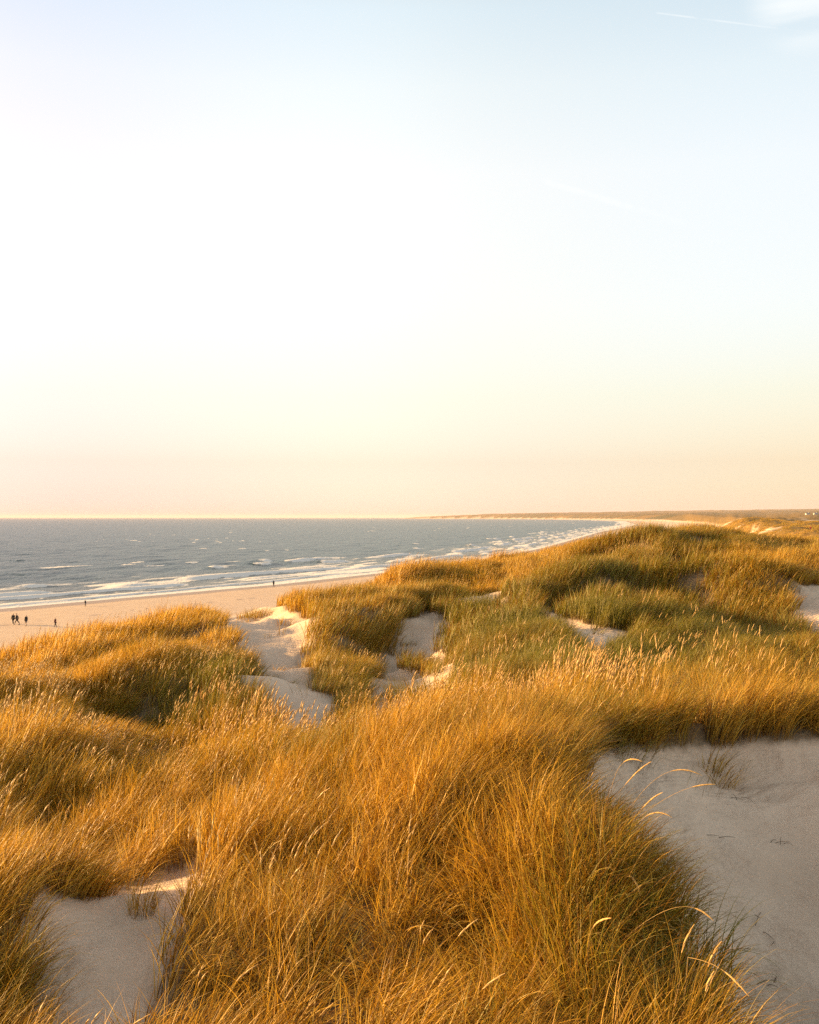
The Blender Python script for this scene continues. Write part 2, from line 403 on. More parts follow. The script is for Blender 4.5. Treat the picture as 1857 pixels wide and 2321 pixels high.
# ---- materials of the setting
def sand_material():
    k = Nodes('dune_sand')
    p = k.n('ShaderNodeNewGeometry').outputs['Position']
    g = k.attr('grass'); wet_toned = k.attr('wet_toned'); olive = k.attr('olive')
    n1 = k.noise(.55, 6, p); n2 = k.noise(9.0, 4, p); n3 = k.noise(140.0, 2, p)
    base = k.mix(k.ramp(n1, .3, .7), (.66, .50, .37), (.75, .585, .445))
    base = k.mix(k.math('MULTIPLY', k.ramp(n2, .52, .75), .35), base, (.52, .39, .285))
    base = k.mix(k.math('MULTIPLY', k.ramp(n3, .58, .75), .30), base, (.34, .26, .185))
    base = k.mix(wet_toned, base, (.30, .215, .145))
    litter = k.mix(k.ramp(k.noise(26.0, 4, p), .35, .65), (.085, .055, .024), (.20, .130, .055))
    far_cover = k.mix(k.ramp(k.noise(.35, 5, p), .35, .65), (.13, .075, .016), (.30, .185, .045))
    cdist = k.attr('far'); litter = k.mix(cdist, litter, k.mix(olive, far_cover, (.085, .075, .020)))
    col = k.mix(g, base, litter)
    b = k.n('ShaderNodeBsdfPrincipled'); k.l(col, b.inputs['Base Color'])
    rough = k.n('ShaderNodeMapRange'); k.l(wet_toned, rough.inputs[0]); rough.inputs[3].default_value = .95; rough.inputs[4].default_value = .45
    k.l(rough.outputs[0], b.inputs['Roughness']); b.inputs['Specular IOR Level'].default_value = .2
    wv = k.n('ShaderNodeTexWave', wave_type='BANDS', i_Scale=1.7, i_Distortion=9.0, i_Detail=3.0, i_Detail_Scale=1.6)
    k.l(k.pos((1, 1, 1), (0, 0, R(62))), wv.inputs['Vector'])
    hsum = k.math('ADD', k.math('MULTIPLY', k.math('MULTIPLY', wv.outputs['Fac'], k.ramp(k.noise(.8, 3, p), .40, .65)), .014), k.math('ADD', k.math('MULTIPLY', n2, .05), k.math('MULTIPLY', n3, .004)))
    bp = k.n('ShaderNodeBump', i_Strength=.75, i_Distance=1.0); k.l(hsum, bp.inputs['Height'])
    k.l(bp.outputs[0], b.inputs['Normal'])
    k.l(b.outputs[0], k.out.inputs['Surface'])
    return k.m
M_SAND = sand_material()

# ---- one ground sheet around the camera, split into beach, dunes and far coast where the ground changes
def polar_sheet(angs, rads, y0=0.0):
    A, Rr = np.meshgrid(angs, rads)
    return np.sin(A) * Rr, np.cos(A) * Rr + y0

def grid_faces(nr, na):
    i = np.arange(nr - 1)[:, None] * na + np.arange(na - 1)[None]
    return np.stack([i, i + 1, i + na + 1, i + na], -1).reshape(-1, 4)

def compact(verts, faces, attrs):
    used = np.unique(faces); mp = np.full(len(verts), -1); mp[used] = np.arange(len(used))
    return verts[used], mp[faces], {k: v[used] for k, v in attrs.items()}

angs = np.concatenate([np.linspace(R(-105), R(-30), 90, endpoint=False), np.linspace(R(-30), R(30), 640, endpoint=False), np.linspace(R(30), R(105), 90)])
rads = [1.0]
while rads[-1] < 19000:
    r_ = rads[-1]; rads.append(r_ * (1.0075 if r_ < 70 else 1.014 if r_ < 900 else 1.03))
rads = np.array(rads)
GX, GY = polar_sheet(angs, rads, -2.0)
GZ = height(GX, GY)
GS, GA = shore(GX, GY)
GR = np.hypot(GX, GY)
g_sand = sum(sandiness(GX.ravel() + ox * np.minimum(GR.ravel(), 40) / 40, GY.ravel() + oy * np.minimum(GR.ravel(), 40) / 40, GZ.ravel()) for ox, oy in
             ((0, 0), (.35, 0), (-.35, 0), (0, .35), (0, -.35), (.7, .2), (-.7, -.2), (.2, -.7), (-.2, .7))).reshape(GX.shape) / 9
bw_ = 118.0 * np.clip(GR / 900.0, 1.0, 1.5)
g_grass = (1 - g_sand) * sstep(0, 10, GS - bw_ + 16) * (.88 + .12 * sstep(100, 160, GR))
g_wet_toned = 1 - sstep(7, 13, GS + 5 * (fbm(GX / 14, GY / 14, 7, 3) - .5))
g_wet_toned = np.maximum(g_wet_toned, .38 * sstep(.5, .62, fbm(GA / 60, GS / 5, 8, 3)) * (1 - sstep(24, 34, GS)) * sstep(5, 8, GS))
g_wet_toned = np.maximum(g_wet_toned, .38 * (1 - sstep(50, 80, GS)))  # whole beach toned darker in colour to offset the direct sun
g_wet_toned = np.maximum(g_wet_toned, .8 * (1 - sstep(.4, 1.3, np.abs(GS - 31 - 5 * (fbm(GA / 40, GA * 0, 9, 3) - .5)))) * sstep(.5, .62, fbm(GA / 5, GS / 2, 10, 3)))
g_olive = sstep(.42, .62, fbm(GX / (30 * np.clip(GR / 600, 1, 8)), GY / (30 * np.clip(GR / 600, 1, 8)), 95, 4)) * .9
V = np.stack([GX, GY, GZ], -1).reshape(-1, 3)
FACES = grid_faces(*GX.shape)
AT = {'grass': g_grass.ravel(), 'wet_toned': g_wet_toned.ravel(), 'olive': g_olive.ravel(), 'far': sstep(110, 200, GR).ravel()}
fs = GS.ravel()[FACES].mean(1); fr = GR.ravel()[FACES].mean(1)
keep = fs > -60
b_lim = 96.0 * np.clip(fr / 900.0, 1.0, 3.0)
for nm, sel in (('beach', keep & (fs < b_lim) & (fr < 3500)), ('dunes', keep & (fs >= b_lim) & (fr < 3500)), ('far_coast', keep & (fr >= 3500))):
    v_, f_, a_ = compact(V, FACES[sel], AT)
    tag(link(nm, mesh_from(nm, v_, f_, M_SAND, True, a_)), kind='structure')

# ------------------------------------------------------------------ sea
def sea_material():
    k = Nodes('sea_water')
    foam_a = k.attr('foam'); shal = k.attr('shallow')
    p1 = k.pos((1, 1, 1), (0, 0, R(29))); 
    p2 = k.pos((.5, .16, 1), (0, 0, R(20)))
    fine = k.noise(1.6, 5, k.pos((.55, .25, 1), (0, 0, R(24))), .6)
    mid = k.noise(.22, 4, p2, .6)
    lace = k.noise(.9, 5, k.pos((.5, .22, 1), (0, 0, R(28))), .65, .8)
    fm = k.ramp(k.math('ADD', k.math('MULTIPLY', foam_a, 1.25), k.math('MULTIPLY', k.math('SUBTRACT', lace, .5), .9)), .34, .72)
    deep = k.mix(k.ramp(mid, .35, .65), (.024, .054, .062), (.044, .080, .088))
    col = k.mix(shal, deep, (.13, .13, .105))
    w = k.n('ShaderNodeBsdfPrincipled', i_Roughness=.26, i_IOR=1.28); w.inputs['Specular IOR Level'].default_value = .20; w.inputs['Specular Tint'].default_value = (.80, .93, 1.0, 1)
    k.l(col, w.inputs['Base Color'])
    cd = k.n('ShaderNodeCameraData') if False else None
    hh = k.math('ADD', k.math('MULTIPLY', fine, .95), k.math('MULTIPLY', mid, 4.2))
    bp = k.n('ShaderNodeBump', i_Strength=.75, i_Distance=1.0); k.l(hh, bp.inputs['Height'])
    k.l(bp.outputs[0], w.inputs['Normal'])
    f = k.n('ShaderNodeBsdfDiffuse', i_Color=(.78, .75, .71, 1))
    bp2 = k.n('ShaderNodeBump', i_Strength=.6, i_Distance=.3); k.l(lace, bp2.inputs['Height']); k.l(bp2.outputs[0], f.inputs['Normal'])
    mx = k.n('ShaderNodeMixShader'); k.l(fm, mx.inputs[0]); k.l(w.outputs[0], mx.inputs[1]); k.l(f.outputs[0], mx.inputs[2])
    k.l(mx.outputs[0], k.out.inputs['Surface'])
    return k.m

sa = np.concatenate([np.linspace(R(-85), R(-26), 200, endpoint=False), np.linspace(R(-26), R(20), 760, endpoint=False), np.linspace(R(20), R(45), 40)])
sr = 1.0 / np.linspace(1 / 110.0, 1 / 60000.0, 640)
SX, SY = polar_sheet(sa, sr)
SS, SA = shore(SX, SY)
T = -SS                                                        # metres out from the waterline
SRr = np.hypot(SX, SY)
SZ = np.zeros(SX.shape); foam = np.zeros(SX.shape)
calm = 1 - sstep(1500, 4000, SRr)
# wind sea and swell in open water
SZ += calm * sstep(2, 60, T) * ((fbm(SA / 26, T / 8, 101, 4) - .5) * 1.0 + .16 * np.sin(T / 3.6 + 3.0 * fbm(SA / 60, T / 60, 102, 2) * 2))
# breakers: broken crest lines parallel to the beach
for i, (t0, h, w_, thr) in enumerate([(7, .35, 2.2, .30), (17, .6, 3.2, .44), (31, .9, 4.0, .50), (47, 1.1, 4.6, .54), (66, 1.1, 5.2, .62), (92, .9, 5.6, .74)]):
    tc = t0 + (fbm(SA / 55, SA * 0 + i * 3.7, 110 + i, 3) - .5) * (10 + t0 * .28)
    amp = sstep(thr - .12, thr + .16, fbm(SA / 34 + i * 9, SA * 0 + i, 130 + i, 3))
    u = (T - tc) / w_
    prof = np.where(u < 0, np.exp(-(u / .55) ** 2), np.exp(-(u / 1.25) ** 2))        # steep on the beach side
    SZ += calm * h * amp * prof
    rag = fbm(SA / 3.2, T / 2.4, 150 + i, 3)
    crest = np.exp(-((u + .25) / .55) ** 2) * sstep(.25, .75, amp) * (.45 + 1.0 * rag)
    wake = np.where(u < 0, np.exp(u / 2.6), np.exp(-(u / .6) ** 2)) * sstep(.35, .9, amp) * sstep(.44, .68, rag) * .75
    foam = np.maximum(foam, np.maximum(crest, wake * (t0 < 130)))
# swash and lacy surf water close to the beach
sw = fbm(SA / 18, T / 5, 171, 4)
foam = np.maximum(foam, (1 - sstep(1.5, 7 + 6 * fbm(SA / 40, SA * 0, 172, 3), T)) * (.35 + .6 * sw))
foam = np.maximum(foam, (1 - sstep(14, 85, T)) * sstep(.48, .66, fbm(SA / 24, T / 3.5, 173, 4)) * .80)
# far surf line along the bay
foam = np.maximum(foam, sstep(900, 1800, SRr) * (1 - sstep(20, 45 + SRr * .007, T)) * (.1 + .9 * fbm(SA / 90, T / 30, 174, 3)))
# whitecaps
foam = np.maximum(foam, sstep(.88, .93, noise(SA / 16, T / 5, 181)) * sstep(.70, .8, noise(SA / 90, T / 60, 182)) * .8 * sstep(60, 90, T) * (1 - sstep(300, 800, T)))
shallow = (1 - sstep(4, 75, T)) * (.55 + .4 * fbm(SA / 30, T / 9, 175, 3))
sv = np.stack([SX, SY, SZ + .02], -1).reshape(-1, 3); sf = grid_faces(*SX.shape)
ksel = SS.ravel()[sf].min(1) < 3
v_, f_, a_ = compact(sv, sf[ksel], {'foam': np.clip(foam, 0, 1).ravel(), 'shallow': shallow.ravel()})
tag(link('sea', mesh_from('sea', v_, f_, sea_material(), True, a_)), kind='structure')

# ------------------------------------------------------------------ marram grass
def grass_material(kind='blade'):
    k = Nodes('marram_' + kind)
    tint = k.attr('tint', 'INSTANCER'); tv = k.attr('tintv'); b = k.attr('blade'); h = k.attr('along')
    t = k.math('ADD', k.math('ADD', tint, tv), k.math('MULTIPLY', k.math('SUBTRACT', b, .5), .95), clamp=True)
    if kind == 'blade':
        straw = k.mix(k.ramp(b, .05, 1.1), (.21, .095, .004), (.92, .545, .055))
        green = k.mix(b, (.055, .062, .004), (.26, .225, .018))
        c = k.mix(k.ramp(t, .30, .80), straw, green)
        c = k.mix(k.math('MULTIPLY', k.ramp(h, .40, .0), .68), c, (.15, .075, .018))       # old brown sheaths at the foot, darkened further as painted shade
        c = k.mix(k.math('MULTIPLY', k.ramp(b, .90, .94), .35), c, (.50, .37, .18))      # bleached dead blades
        tr = .30
    else:
        c = k.mix(b, (.54, .32, .085), (.74, .50, .19)); tr = .15
    d = k.n('ShaderNodeBsdfPrincipled', i_Roughness=.5); d.inputs['Specular IOR Level'].default_value = .3
    k.l(c, d.inputs['Base Color'])
    tl = k.n('ShaderNodeBsdfTranslucent'); k.l(c, tl.inputs['Color'])
    mx = k.n('ShaderNodeMixShader', i_0=tr); k.l(d.outputs[0], mx.inputs[1]); k.l(tl.outputs[0], mx.inputs[2])
    k.l(mx.outputs[0], k.out.inputs['Surface'])
    return k.m
M_BLADE, M_EAR = grass_material('blade'), grass_material('ear')

def ribbon(path, side, width):
    """path (n,3) and side (3,) -> strip verts"""
    return np.stack([path - side * width[:, None] / 2, path + side * width[:, None] / 2], 1).reshape(-1, 3)

def arc(base, L, phi, th0, th1, segs, droop=1.4):
    t = (np.arange(segs) + .5) / segs
    th = th0 + (th1 - th0) * t ** droop
    step = np.stack([np.sin(th) * math.cos(phi), np.sin(th) * math.sin(phi), np.cos(th)], 1) * (L / segs)
    return np.vstack([base, base + np.cumsum(step, 0)])

def tuft(rng, n, rad, L, width, segs, ears=0, ear_r=.007, wind=.75, spread=.55, droop=(.5, 1.5), tintv=0.0):
    V, Fq, mats, A, B = [], [], [], [], []
    def add(v, f, m, al, bl):
        off = sum(len(q) for q in V)
        V.append(v); Fq.append(np.asarray(f) + off); mats.extend([m] * len(f)); A.append(al); B.append(np.full(len(v), bl))
    strip = [(2 * i, 2 * i + 1, 2 * i + 3, 2 * i + 2) for i in range(segs)]
    for i in range(n):
        ra = rad * math.sqrt(rng.random()); an = rng.random() * math.tau
        base = np.array([ra * math.cos(an), ra * math.sin(an), -.03])
        ox, oy = math.cos(an) * ra / rad * spread + rng.normal(0, .35) + wind, math.sin(an) * ra / rad * spread + rng.normal(0, .35)
        phi = math.atan2(oy, ox); mag = math.hypot(ox, oy)
        l = L * rng.uniform(.55, 1.12)
        p = arc(base, l, phi, .06 + .16 * mag * rng.uniform(.5, 1.3), min(2.3, .25 + mag * rng.uniform(*droop)), segs)
        rot = rng.random() * math.pi
        side = np.array([math.cos(rot), math.sin(rot), 0.0])
        t = np.linspace(0, 1, segs + 1)
        wd = width * rng.uniform(.7, 1.25) * np.clip(np.minimum(1, .75 + t) * (1 - t ** 2.2), .10, 1)
        add(ribbon(p, side, wd), strip, 0, np.repeat(t, 2), rng.random())
    for i in range(ears):
        ra = rad * .8 * math.sqrt(rng.random()); an = rng.random() * math.tau
        base = np.array([ra * math.cos(an), ra * math.sin(an), -.03])
        phi = rng.normal(0, .5); l = L * rng.uniform(.95, 1.22); bl = rng.random()
        p = arc(base, l, phi, .04 + rng.random() * .12, .16 + rng.random() ** 2 * .50, 7)
        t = np.linspace(0, 1, 8); sd = np.array([math.sin(phi + 1.2), -math.cos(phi + 1.2), 0])
        add(ribbon(p, sd, np.full(8, max(.0028, width * .45))), [(2 * j, 2 * j + 1, 2 * j + 3, 2 * j + 2) for j in range(7)], 0, np.repeat(t, 2), .45 + bl * .3)
        d = p[-1] - p[-2]; d /= np.linalg.norm(d); el = rng.uniform(.15, .23) * (1.3 if .012 < width < .02 else 1)
        ev, ef = ear_mesh(p[-1] - d * .01, d, el, ear_r * rng.uniform(.85, 1.15), np.array([math.cos(phi), math.sin(phi), -.5]) * .16)
        add(ev, ef, 1, np.linspace(0, 1, len(ev)), bl)
    me = mesh_from('grass_tuft', np.vstack(V), np.vstack(Fq), None, False, {'along': np.concatenate(A), 'blade': np.concatenate(B), 'tintv': np.full(sum(len(q) for q in V), tintv)})
    me.materials.append(M_BLADE); me.materials.append(M_EAR)
    me.polygons.foreach_set('material_index', np.array(mats, np.int32))
    return me

def ear_mesh(p0, d, length, rad, bend, rings=6, sides=5):
    d = np.asarray(d, float); a = np.cross(d, [.3, .2, .9]); a /= np.linalg.norm(a); b = np.cross(d, a)
    v, f = [], []
    for i in range(rings):
        t = i / (rings - 1); c = p0 + d * length * t + bend * length * t * t
        rr = rad * max(.12, math.sin(math.pi * (.10 + .86 * t)) ** .6) * (1.08 if i % 2 else .92)
        for j in range(sides):
            q = math.tau * j / sides + i * .5
            v.append(c + (a * math.cos(q) + b * math.sin(q)) * rr)
    for i in range(rings - 1):
        for j in range(sides):
            f.append((i * sides + j, i * sides + (j + 1) % sides, (i + 1) * sides + (j + 1) % sides, (i + 1) * sides + j))
    return np.array(v), np.array(f)

PROTO = bpy.data.collections.new('grass_tufts')                 # sources of the grass, not in the scene itself
def proto(me):
    o = bpy.data.objects.new('grass_tuft.%03d' % len(PROTO.objects), me); PROTO.objects.link(o)
rg = np.random.default_rng(5)
L0 = range(0, 10); L1 = range(10, 18); L2 = range(18, 24); L3 = range(24, 28)
for i in range(10): proto(tuft(rg, 54, .20, .88, .0096, 7, 0 if i < 6 else 3, .0075, droop=(.45, 1.5)))
for i in range(8): proto(tuft(rg, 46, .27, .90, .0155, 5, 0 if i < 4 else 3, .0115, droop=(.4, 1.3)))
for i in range(6): proto(tuft(rg, 36, .42, .92, .0270, 4, 0 if i < 3 else 2, .010, droop=(.4, 1.2)))
for i in range(4): proto(tuft(rg, 44, 1.3, .95, .060, 3, 0, droop=(.3, 1.1)))
TANGLED = range(28, 33)                                        # old bent grass, stems fallen in every direction
for i in range(5): proto(tuft(rg, 60, .24, .80, .0090, 8, 0, .0075, wind=.15, spread=1.0, droop=(1.2, 2.6)))

def grass_tree():
    ng = bpy.data.node_groups.new('scatter_grass', 'GeometryNodeTree')
    ng.interface.new_socket('Geometry', in_out='INPUT', socket_type='NodeSocketGeometry')
    ng.interface.new_socket('Geometry', in_out='OUTPUT', socket_type='NodeSocketGeometry')
    N, Lk = ng.nodes, ng.links
    gi, go = N.new('NodeGroupInput'), N.new('NodeGroupOutput')
    ci = N.new('GeometryNodeCollectionInfo'); ci.inputs['Collection'].default_value = PROTO
    ci.inputs['Separate Children'].default_value = True; ci.inputs['Reset Children'].default_value = True
    ip = N.new('GeometryNodeInstanceOnPoints'); ip.inputs['Pick Instance'].default_value = True
    def na(nm, tp):
        x = N.new('GeometryNodeInputNamedAttribute'); x.data_type = tp; x.inputs['Name'].default_value = nm
        return x.outputs['Attribute']
    Lk.new(gi.outputs[0], ip.inputs['Points']); Lk.new(ci.outputs[0], ip.inputs['Instance'])
    Lk.new(na('variant', 'INT'), ip.inputs['Instance Index'])
    Lk.new(na('turn', 'FLOAT_VECTOR'), ip.inputs['Rotation']); Lk.new(na('size', 'FLOAT_VECTOR'), ip.inputs['Scale'])
    Lk.new(ip.outputs[0], go.inputs[0])
    return ng
GTREE = grass_tree()

# green places read off the photograph: column, row, depth, radius (m), strength
GREEN = [(at(*c[:3]), c[3], c[4]) for c in [
 (430, 1620, 28, 3.0, .75), (580, 1540, 32, 1.6, .4), (250, 1500, 34, 2.2, .25), (1040, 1400, 45, 4.5, .62), (1000, 1340, 53, 4, .42), (920, 1560, 32, 2.0, .4), (960, 1580, 29, 2.0, .4), (860, 1480, 38, 2.5, .2),
 (1190, 1430, 37, 3.2, .75), (1220, 1510, 28, 3.5, .38), (1350, 1520, 27, 4.0, .25), (1500, 1470, 32, 6.5, .26), (1650, 1490, 30, 6.5, .28), (1750, 1440, 36, 5, .25), (1780, 1640, 16.5, 2.2, .4), (1500, 1640, 16.0, 1.6, .25),
 (1370, 1340, 48, 5, .25), (1560, 1360, 45, 6, .3), (1400, 1250, 64, 6, .25), (1650, 1250, 66, 6, .4), (1450, 2150, 7.4, 1.2, .12), (1250, 2300, 6.6, 1.4, .1), (1570, 2200, 7.4, .7, .4), (1300, 1700, 13, 1.5, .3),
 (750, 1740, 15.5, 1.6, .25), (900, 1700, 18, 2, .2), (60, 1680, 23, 2, .1), (280, 1830, 15, 1.6, .12), (20, 2300, 7.6, .7, .3)]]

def greenness(x, y):
    r = np.hypot(x, y); sc = np.clip(r / 20, .35, 4)
    g = .16 + (fbm(x / (2.2 * sc), y / (2.2 * sc), 201, 3) - .5) * .75
    for (gx, gy, _), rad, k in GREEN:
        g = g + k * np.exp(-((x - gx) ** 2 + (y - gy) ** 2) / rad ** 2)
    g += .22 * sstep(60, 120, r) * sstep(8, 24, x) * (.5 + fbm(x / 40, y / 40, 205, 3) - .35)
    return g

def scatter(r0, r1, dens, a0, a1, cell_seed):
    """random ground points between two distances"""
    area = .5 * (a1 - a0) * (r1 * r1 - r0 * r0); n = int(area * dens)
    rr = np.sqrt(RNG.random(n) * (r1 * r1 - r0 * r0) + r0 * r0); aa = a0 + RNG.random(n) * (a1 - a0)
    x, y = rr * np.sin(aa), rr * np.cos(aa)
    s, _ = shore(x, y)
    bw = 118.0 * np.clip(rr / 900.0, 1.0, 1.5)
    m = s > bw - 15; x, y, s, rr = x[m], y[m], s[m], rr[m]
    z = height(x, y)
    sd = sandiness(x, y, z)
    sc = np.clip(rr / 12, .5, 6)
    clump = fbm(x / (.8 * sc), y / (.8 * sc), 213, 3)
    pr = (1 - sd) * (.52 + .48 * sstep(.30, .55, clump)) + sd * .006 * (rr < 80)
    for (gx, gy, _), gr in GAPS:
        pr = pr * (1 - .96 * np.exp(-(((x - gx) ** 2 + (y - gy) ** 2) / gr ** 2) ** 2))
    m = RNG.random(len(x)) < pr
    hgt = np.maximum(.62, .28 + 1.38 * (fbm(x / (1.25 * sc ** .6), y / (1.25 * sc ** .6), 221, 3) - .18)) * (1 - .55 * (sd > .5)) * (1 + .32 * sstep(20, 45, rr))
    return x[m], y[m], z[m], hgt[m], sd[m]

EARS = [(at(*c[:3]), c[3], c[4]) for c in [      # column, row, depth, radius, how many
 (200, 1760, 19, 4, .9), (450, 1745, 19, 4, .9), (620, 1760, 18, 3, .7), (60, 1680, 23, 5, .7), (300, 1600, 28, 4, .5), (200, 1480, 37, 6, .5), (420, 1430, 42, 5, .4), (1080, 1700, 14, 2.0, .9), (1000, 1790, 12, 1.6, .6), (850, 1850, 12, 1.6, .5),
 (800, 2000, 9.6, 1.3, .45), (1000, 2000, 9.6, 1.2, .45), (600, 2050, 9.6, 1.2, .25), (1250, 1610, 20, 2, .35), (1450, 1590, 21, 2, .15), (1150, 1560, 25, 4, .5), (1200, 1290, 60, 8, .4), (1450, 1240, 67, 8, .3), (700, 1700, 19, 3, .4), (20, 2000, 10, 1.5, .6)]]
TANGLE = [(at(*c[:3]), c[3], c[4]) for c in [(1400, 2050, 8.8, 1.4, .9), (1500, 2250, 7.4, 1.0, .8), (1150, 2200, 8, .9, .6), (1300, 1880, 10.4, .8, .5), (1250, 2330, 7.1, 1.0, .6), (60, 2250, 7.8, .7, .5), (800, 2300, 7.4, .8, .3)]]
pts = []
for (r0, r1, dens, ids, eid, a) in [(5, 12.5, 26, range(0, 6), 6, (R(3), R(19))), (2.6, 16, 30, L0, 6, R(36)), (16, 38, 17, L1, 4, R(34)), (38, 135, 7.6, L2, 3, R(33)), (135, 850, .16, L3, 99, R(31))]:
    a0, a1 = a if isinstance(a, tuple) else (-a, a)
    x, y, z, h, sd = scatter(r0, r1, dens, a0, a1, 0)
    n = len(x); ids = list(ids); ne = eid if eid < len(ids) else len(ids)
    ear_k = .03 + 0 * x
    for (ex, ey, _), er, ek in EARS: ear_k = ear_k + ek * np.exp(-((x - ex) ** 2 + (y - ey) ** 2) / er ** 2)
    ear_p = np.clip((fbm(x / 2.5, y / 2.5, 231, 3) - .36) * 2.6, 0.0, 1.0) * np.minimum(ear_k * 1.3, 1) * .85 * (ne < len(ids))
    pick_e = RNG.random(n) < ear_p
    var = np.where(pick_e, ne + RNG.integers(0, max(1, len(ids) - ne), n), RNG.integers(0, ne, n)) + ids[0]
    if r0 < 10:
        tk = .06 + 0 * x
        for (tx, ty, _), tr_, kk in TANGLE: tk = tk + kk * np.exp(-((x - tx) ** 2 + (y - ty) ** 2) / tr_ ** 2)
        var = np.where(RNG.random(n) < tk, RNG.integers(TANGLED[0], TANGLED[-1] + 1, n), var)
    g = greenness(x, y) + RNG.normal(0, .07, n)
    size = h * RNG.uniform(.85, 1.15, n)
    flip = np.where(RNG.random(n) < .5, -1, 1)
    pts.append((x, y, z, var, g, size, flip))
P = [np.concatenate([p[i] for p in pts]) for i in range(7)]
print('grass tufts', len(P[0]))

ZONES = [
 ((1150, 2000, 9), 'golden marram grass with pale ears covering the foreground mound'),
 ((760, 1850, 12.5), None),
 ((300, 1850, 15), 'golden marram grass leaning on the slope at lower left'),
 ((60, 2250, 7.6), 'dark orange marram grass in the bottom left corner beside sand'),
 ((1600, 1640, 16), 'straw and green marram grass behind the lit sand rim on the right'),
 ((300, 1480, 37), 'golden marram grass covering the left dune in front of the beach'),
 ((480, 1480, 37), None), ((350, 1640, 26), None),
 ((880, 1400, 47), 'golden and olive marram grass covering the dune in the middle'),
 ((700, 1540, 34), None),
 ((1250, 1500, 30), 'olive green marram grass in the hollow on the right'),
 ((1600, 1470, 32), None),
 ((1450, 1300, 52), 'tall marram grass with dark shaded flanks on the right dunes'),
 ((1700, 1330, 48), None), ((1250, 1265, 63), None), ((1600, 1235, 68), None),
 ((1750, 1230, 300), 'patchy orange and olive grass over the distant dune field'),
 ((1600, 1215, 500), None),
]
zc = np.array([at(*z[0])[:2] for z in ZONES]); zu, zv = warp(zc[:, 0], zc[:, 1])
pu, pv = warp(P[0], P[1])
zid = ((pu[:, None] - zu[None]) ** 2 + (pv[:, None] - zv[None]) ** 2).argmin(1)
owner = []; 
for i, z in enumerate(ZONES): owner.append(i if z[1] else owner[-1])
owner[1] = 0
zid = np.array(owner)[zid]
for i, z in enumerate(ZONES):
    if not z[1]: continue
    m = zid == i; n = int(m.sum())
    if not n: continue
    me = bpy.data.meshes.new('marram_grass')
    me.vertices.add(n); me.vertices.foreach_set('co', np.stack([P[0][m], P[1][m], P[2][m]], 1).astype(np.float32).ravel())
    me.attributes.new('variant', 'INT', 'POINT').data.foreach_set('value', P[3][m].astype(np.int32))
    me.attributes.new('tint', 'FLOAT', 'POINT').data.foreach_set('value', P[4][m].astype(np.float32))
    rot = np.stack([RNG.normal(0, .07, n), RNG.normal(0, .07, n), RNG.normal(0, .38, n) + (fbm(P[0][m] / (.05 * np.hypot(P[0][m], P[1][m]) + .8), P[1][m] / (.05 * np.hypot(P[0][m], P[1][m]) + .8), 251, 3) - .5) * 3.4], 1)
    me.attributes.new('turn', 'FLOAT_VECTOR', 'POINT').data.foreach_set('vector', rot.astype(np.float32).ravel())
    sz = P[5][m]; w_ = .8 + .2 * sz
    me.attributes.new('size', 'FLOAT_VECTOR', 'POINT').data.foreach_set('vector', np.stack([w_, w_ * P[6][m], sz], 1).astype(np.float32).ravel())
    o = link('marram_grass', me); md = o.modifiers.new('scatter', 'NODES'); md.node_group = GTREE
    tag(o, z[1], 'grass', kind='stuff')

# ------------------------------------------------------------------ things
def ground_at(px, py, d0, d1):
    """where the line of sight through a photo pixel first meets the ground between two depths"""
    d = np.linspace(d0, d1, 400); x = (px - CX) / F * d; z = EYE - (py - HY) / F * d
    g = height(x, d); k = np.argmax(g >= z) if (g >= z).any() else int(np.argmin(z - g))
    return Vector((x[k], d[k], float(g[k])))

def plain(name, col, rough=.85):
    k = Nodes(name); b = k.n('ShaderNodeBsdfPrincipled', i_Roughness=rough)
    p = k.n('ShaderNodeTexCoord').outputs['Object']
    k.l(k.mix(k.noise(9.0, 3, p), tuple(c * .8 for c in col), tuple(min(1, c * 1.2) for c in col)), b.inputs['Base Color'])
    k.l(b.outputs[0], k.out.inputs['Surface']); return k.m

# ---- single tussocks standing in the sand
def tussock(px, py, d0, d1, n, rad, L, width, segs, tint, label, name='grass_tussock', ears=0, **kw):
    p = ground_at(px, py, d0, d1)
    me = tuft(np.random.default_rng(int(px * 7 + py)), n, rad, L, width, segs, ears, tintv=tint, ear_r=max(.007, width * .8), **kw)
    o = link(name, me, loc=p); me.name = name
    return tag(o, label, 'grass', 'tussocks standing alone on the sand')
tussock(322, 2068, 7, 13, 150, .14, .42, .0045, 6, .15, 'small brownish tussock beside the foreground sand at lower left', wind=.35)
tussock(1100, 1388, 38, 56, 900, 1.05, 1.05, .015, 5, .95, 'dense dark green clump on the sand right of the middle dune', wind=.4)
tussock(592, 1398, 40, 62, 420, 1.0, .62, .018, 4, .45, 'low olive clump at the top of the sand path left of the middle dune', wind=.5)
tussock(560, 1402, 40, 62, 160, .6, .5, .018, 4, .35, 'smallest low clump at the far left end of the sand path top', wind=.5)
tussock(612, 1446, 34, 52, 16, .30, .42, .012, 5, .40, 'few bent blades lying in the middle of the sand path', wind=.2, droop=(1.2, 2.4))
tussock(636, 1440, 34, 52, 22, .22, .75, .011, 5, .30, 'thin upright stems at the right edge of the upper sand path', wind=.2)
tussock(722, 1572, 26, 40, 55, .75, .62, .010, 5, .55, 'loose wiry stems at the lower right side of the sand path', wind=.1, spread=1.0, droop=(.8, 1.8))
tussock(845, 1568, 26, 40, 26, .5, .45, .010, 5, .60, 'sparse thin stems on the bare sand below the middle dune', wind=.2)
tussock(950, 1585, 24, 38, 520, .95, .80, .012, 5, .72, 'rounded green tussock overhanging the sand below the middle dune', wind=-.4)
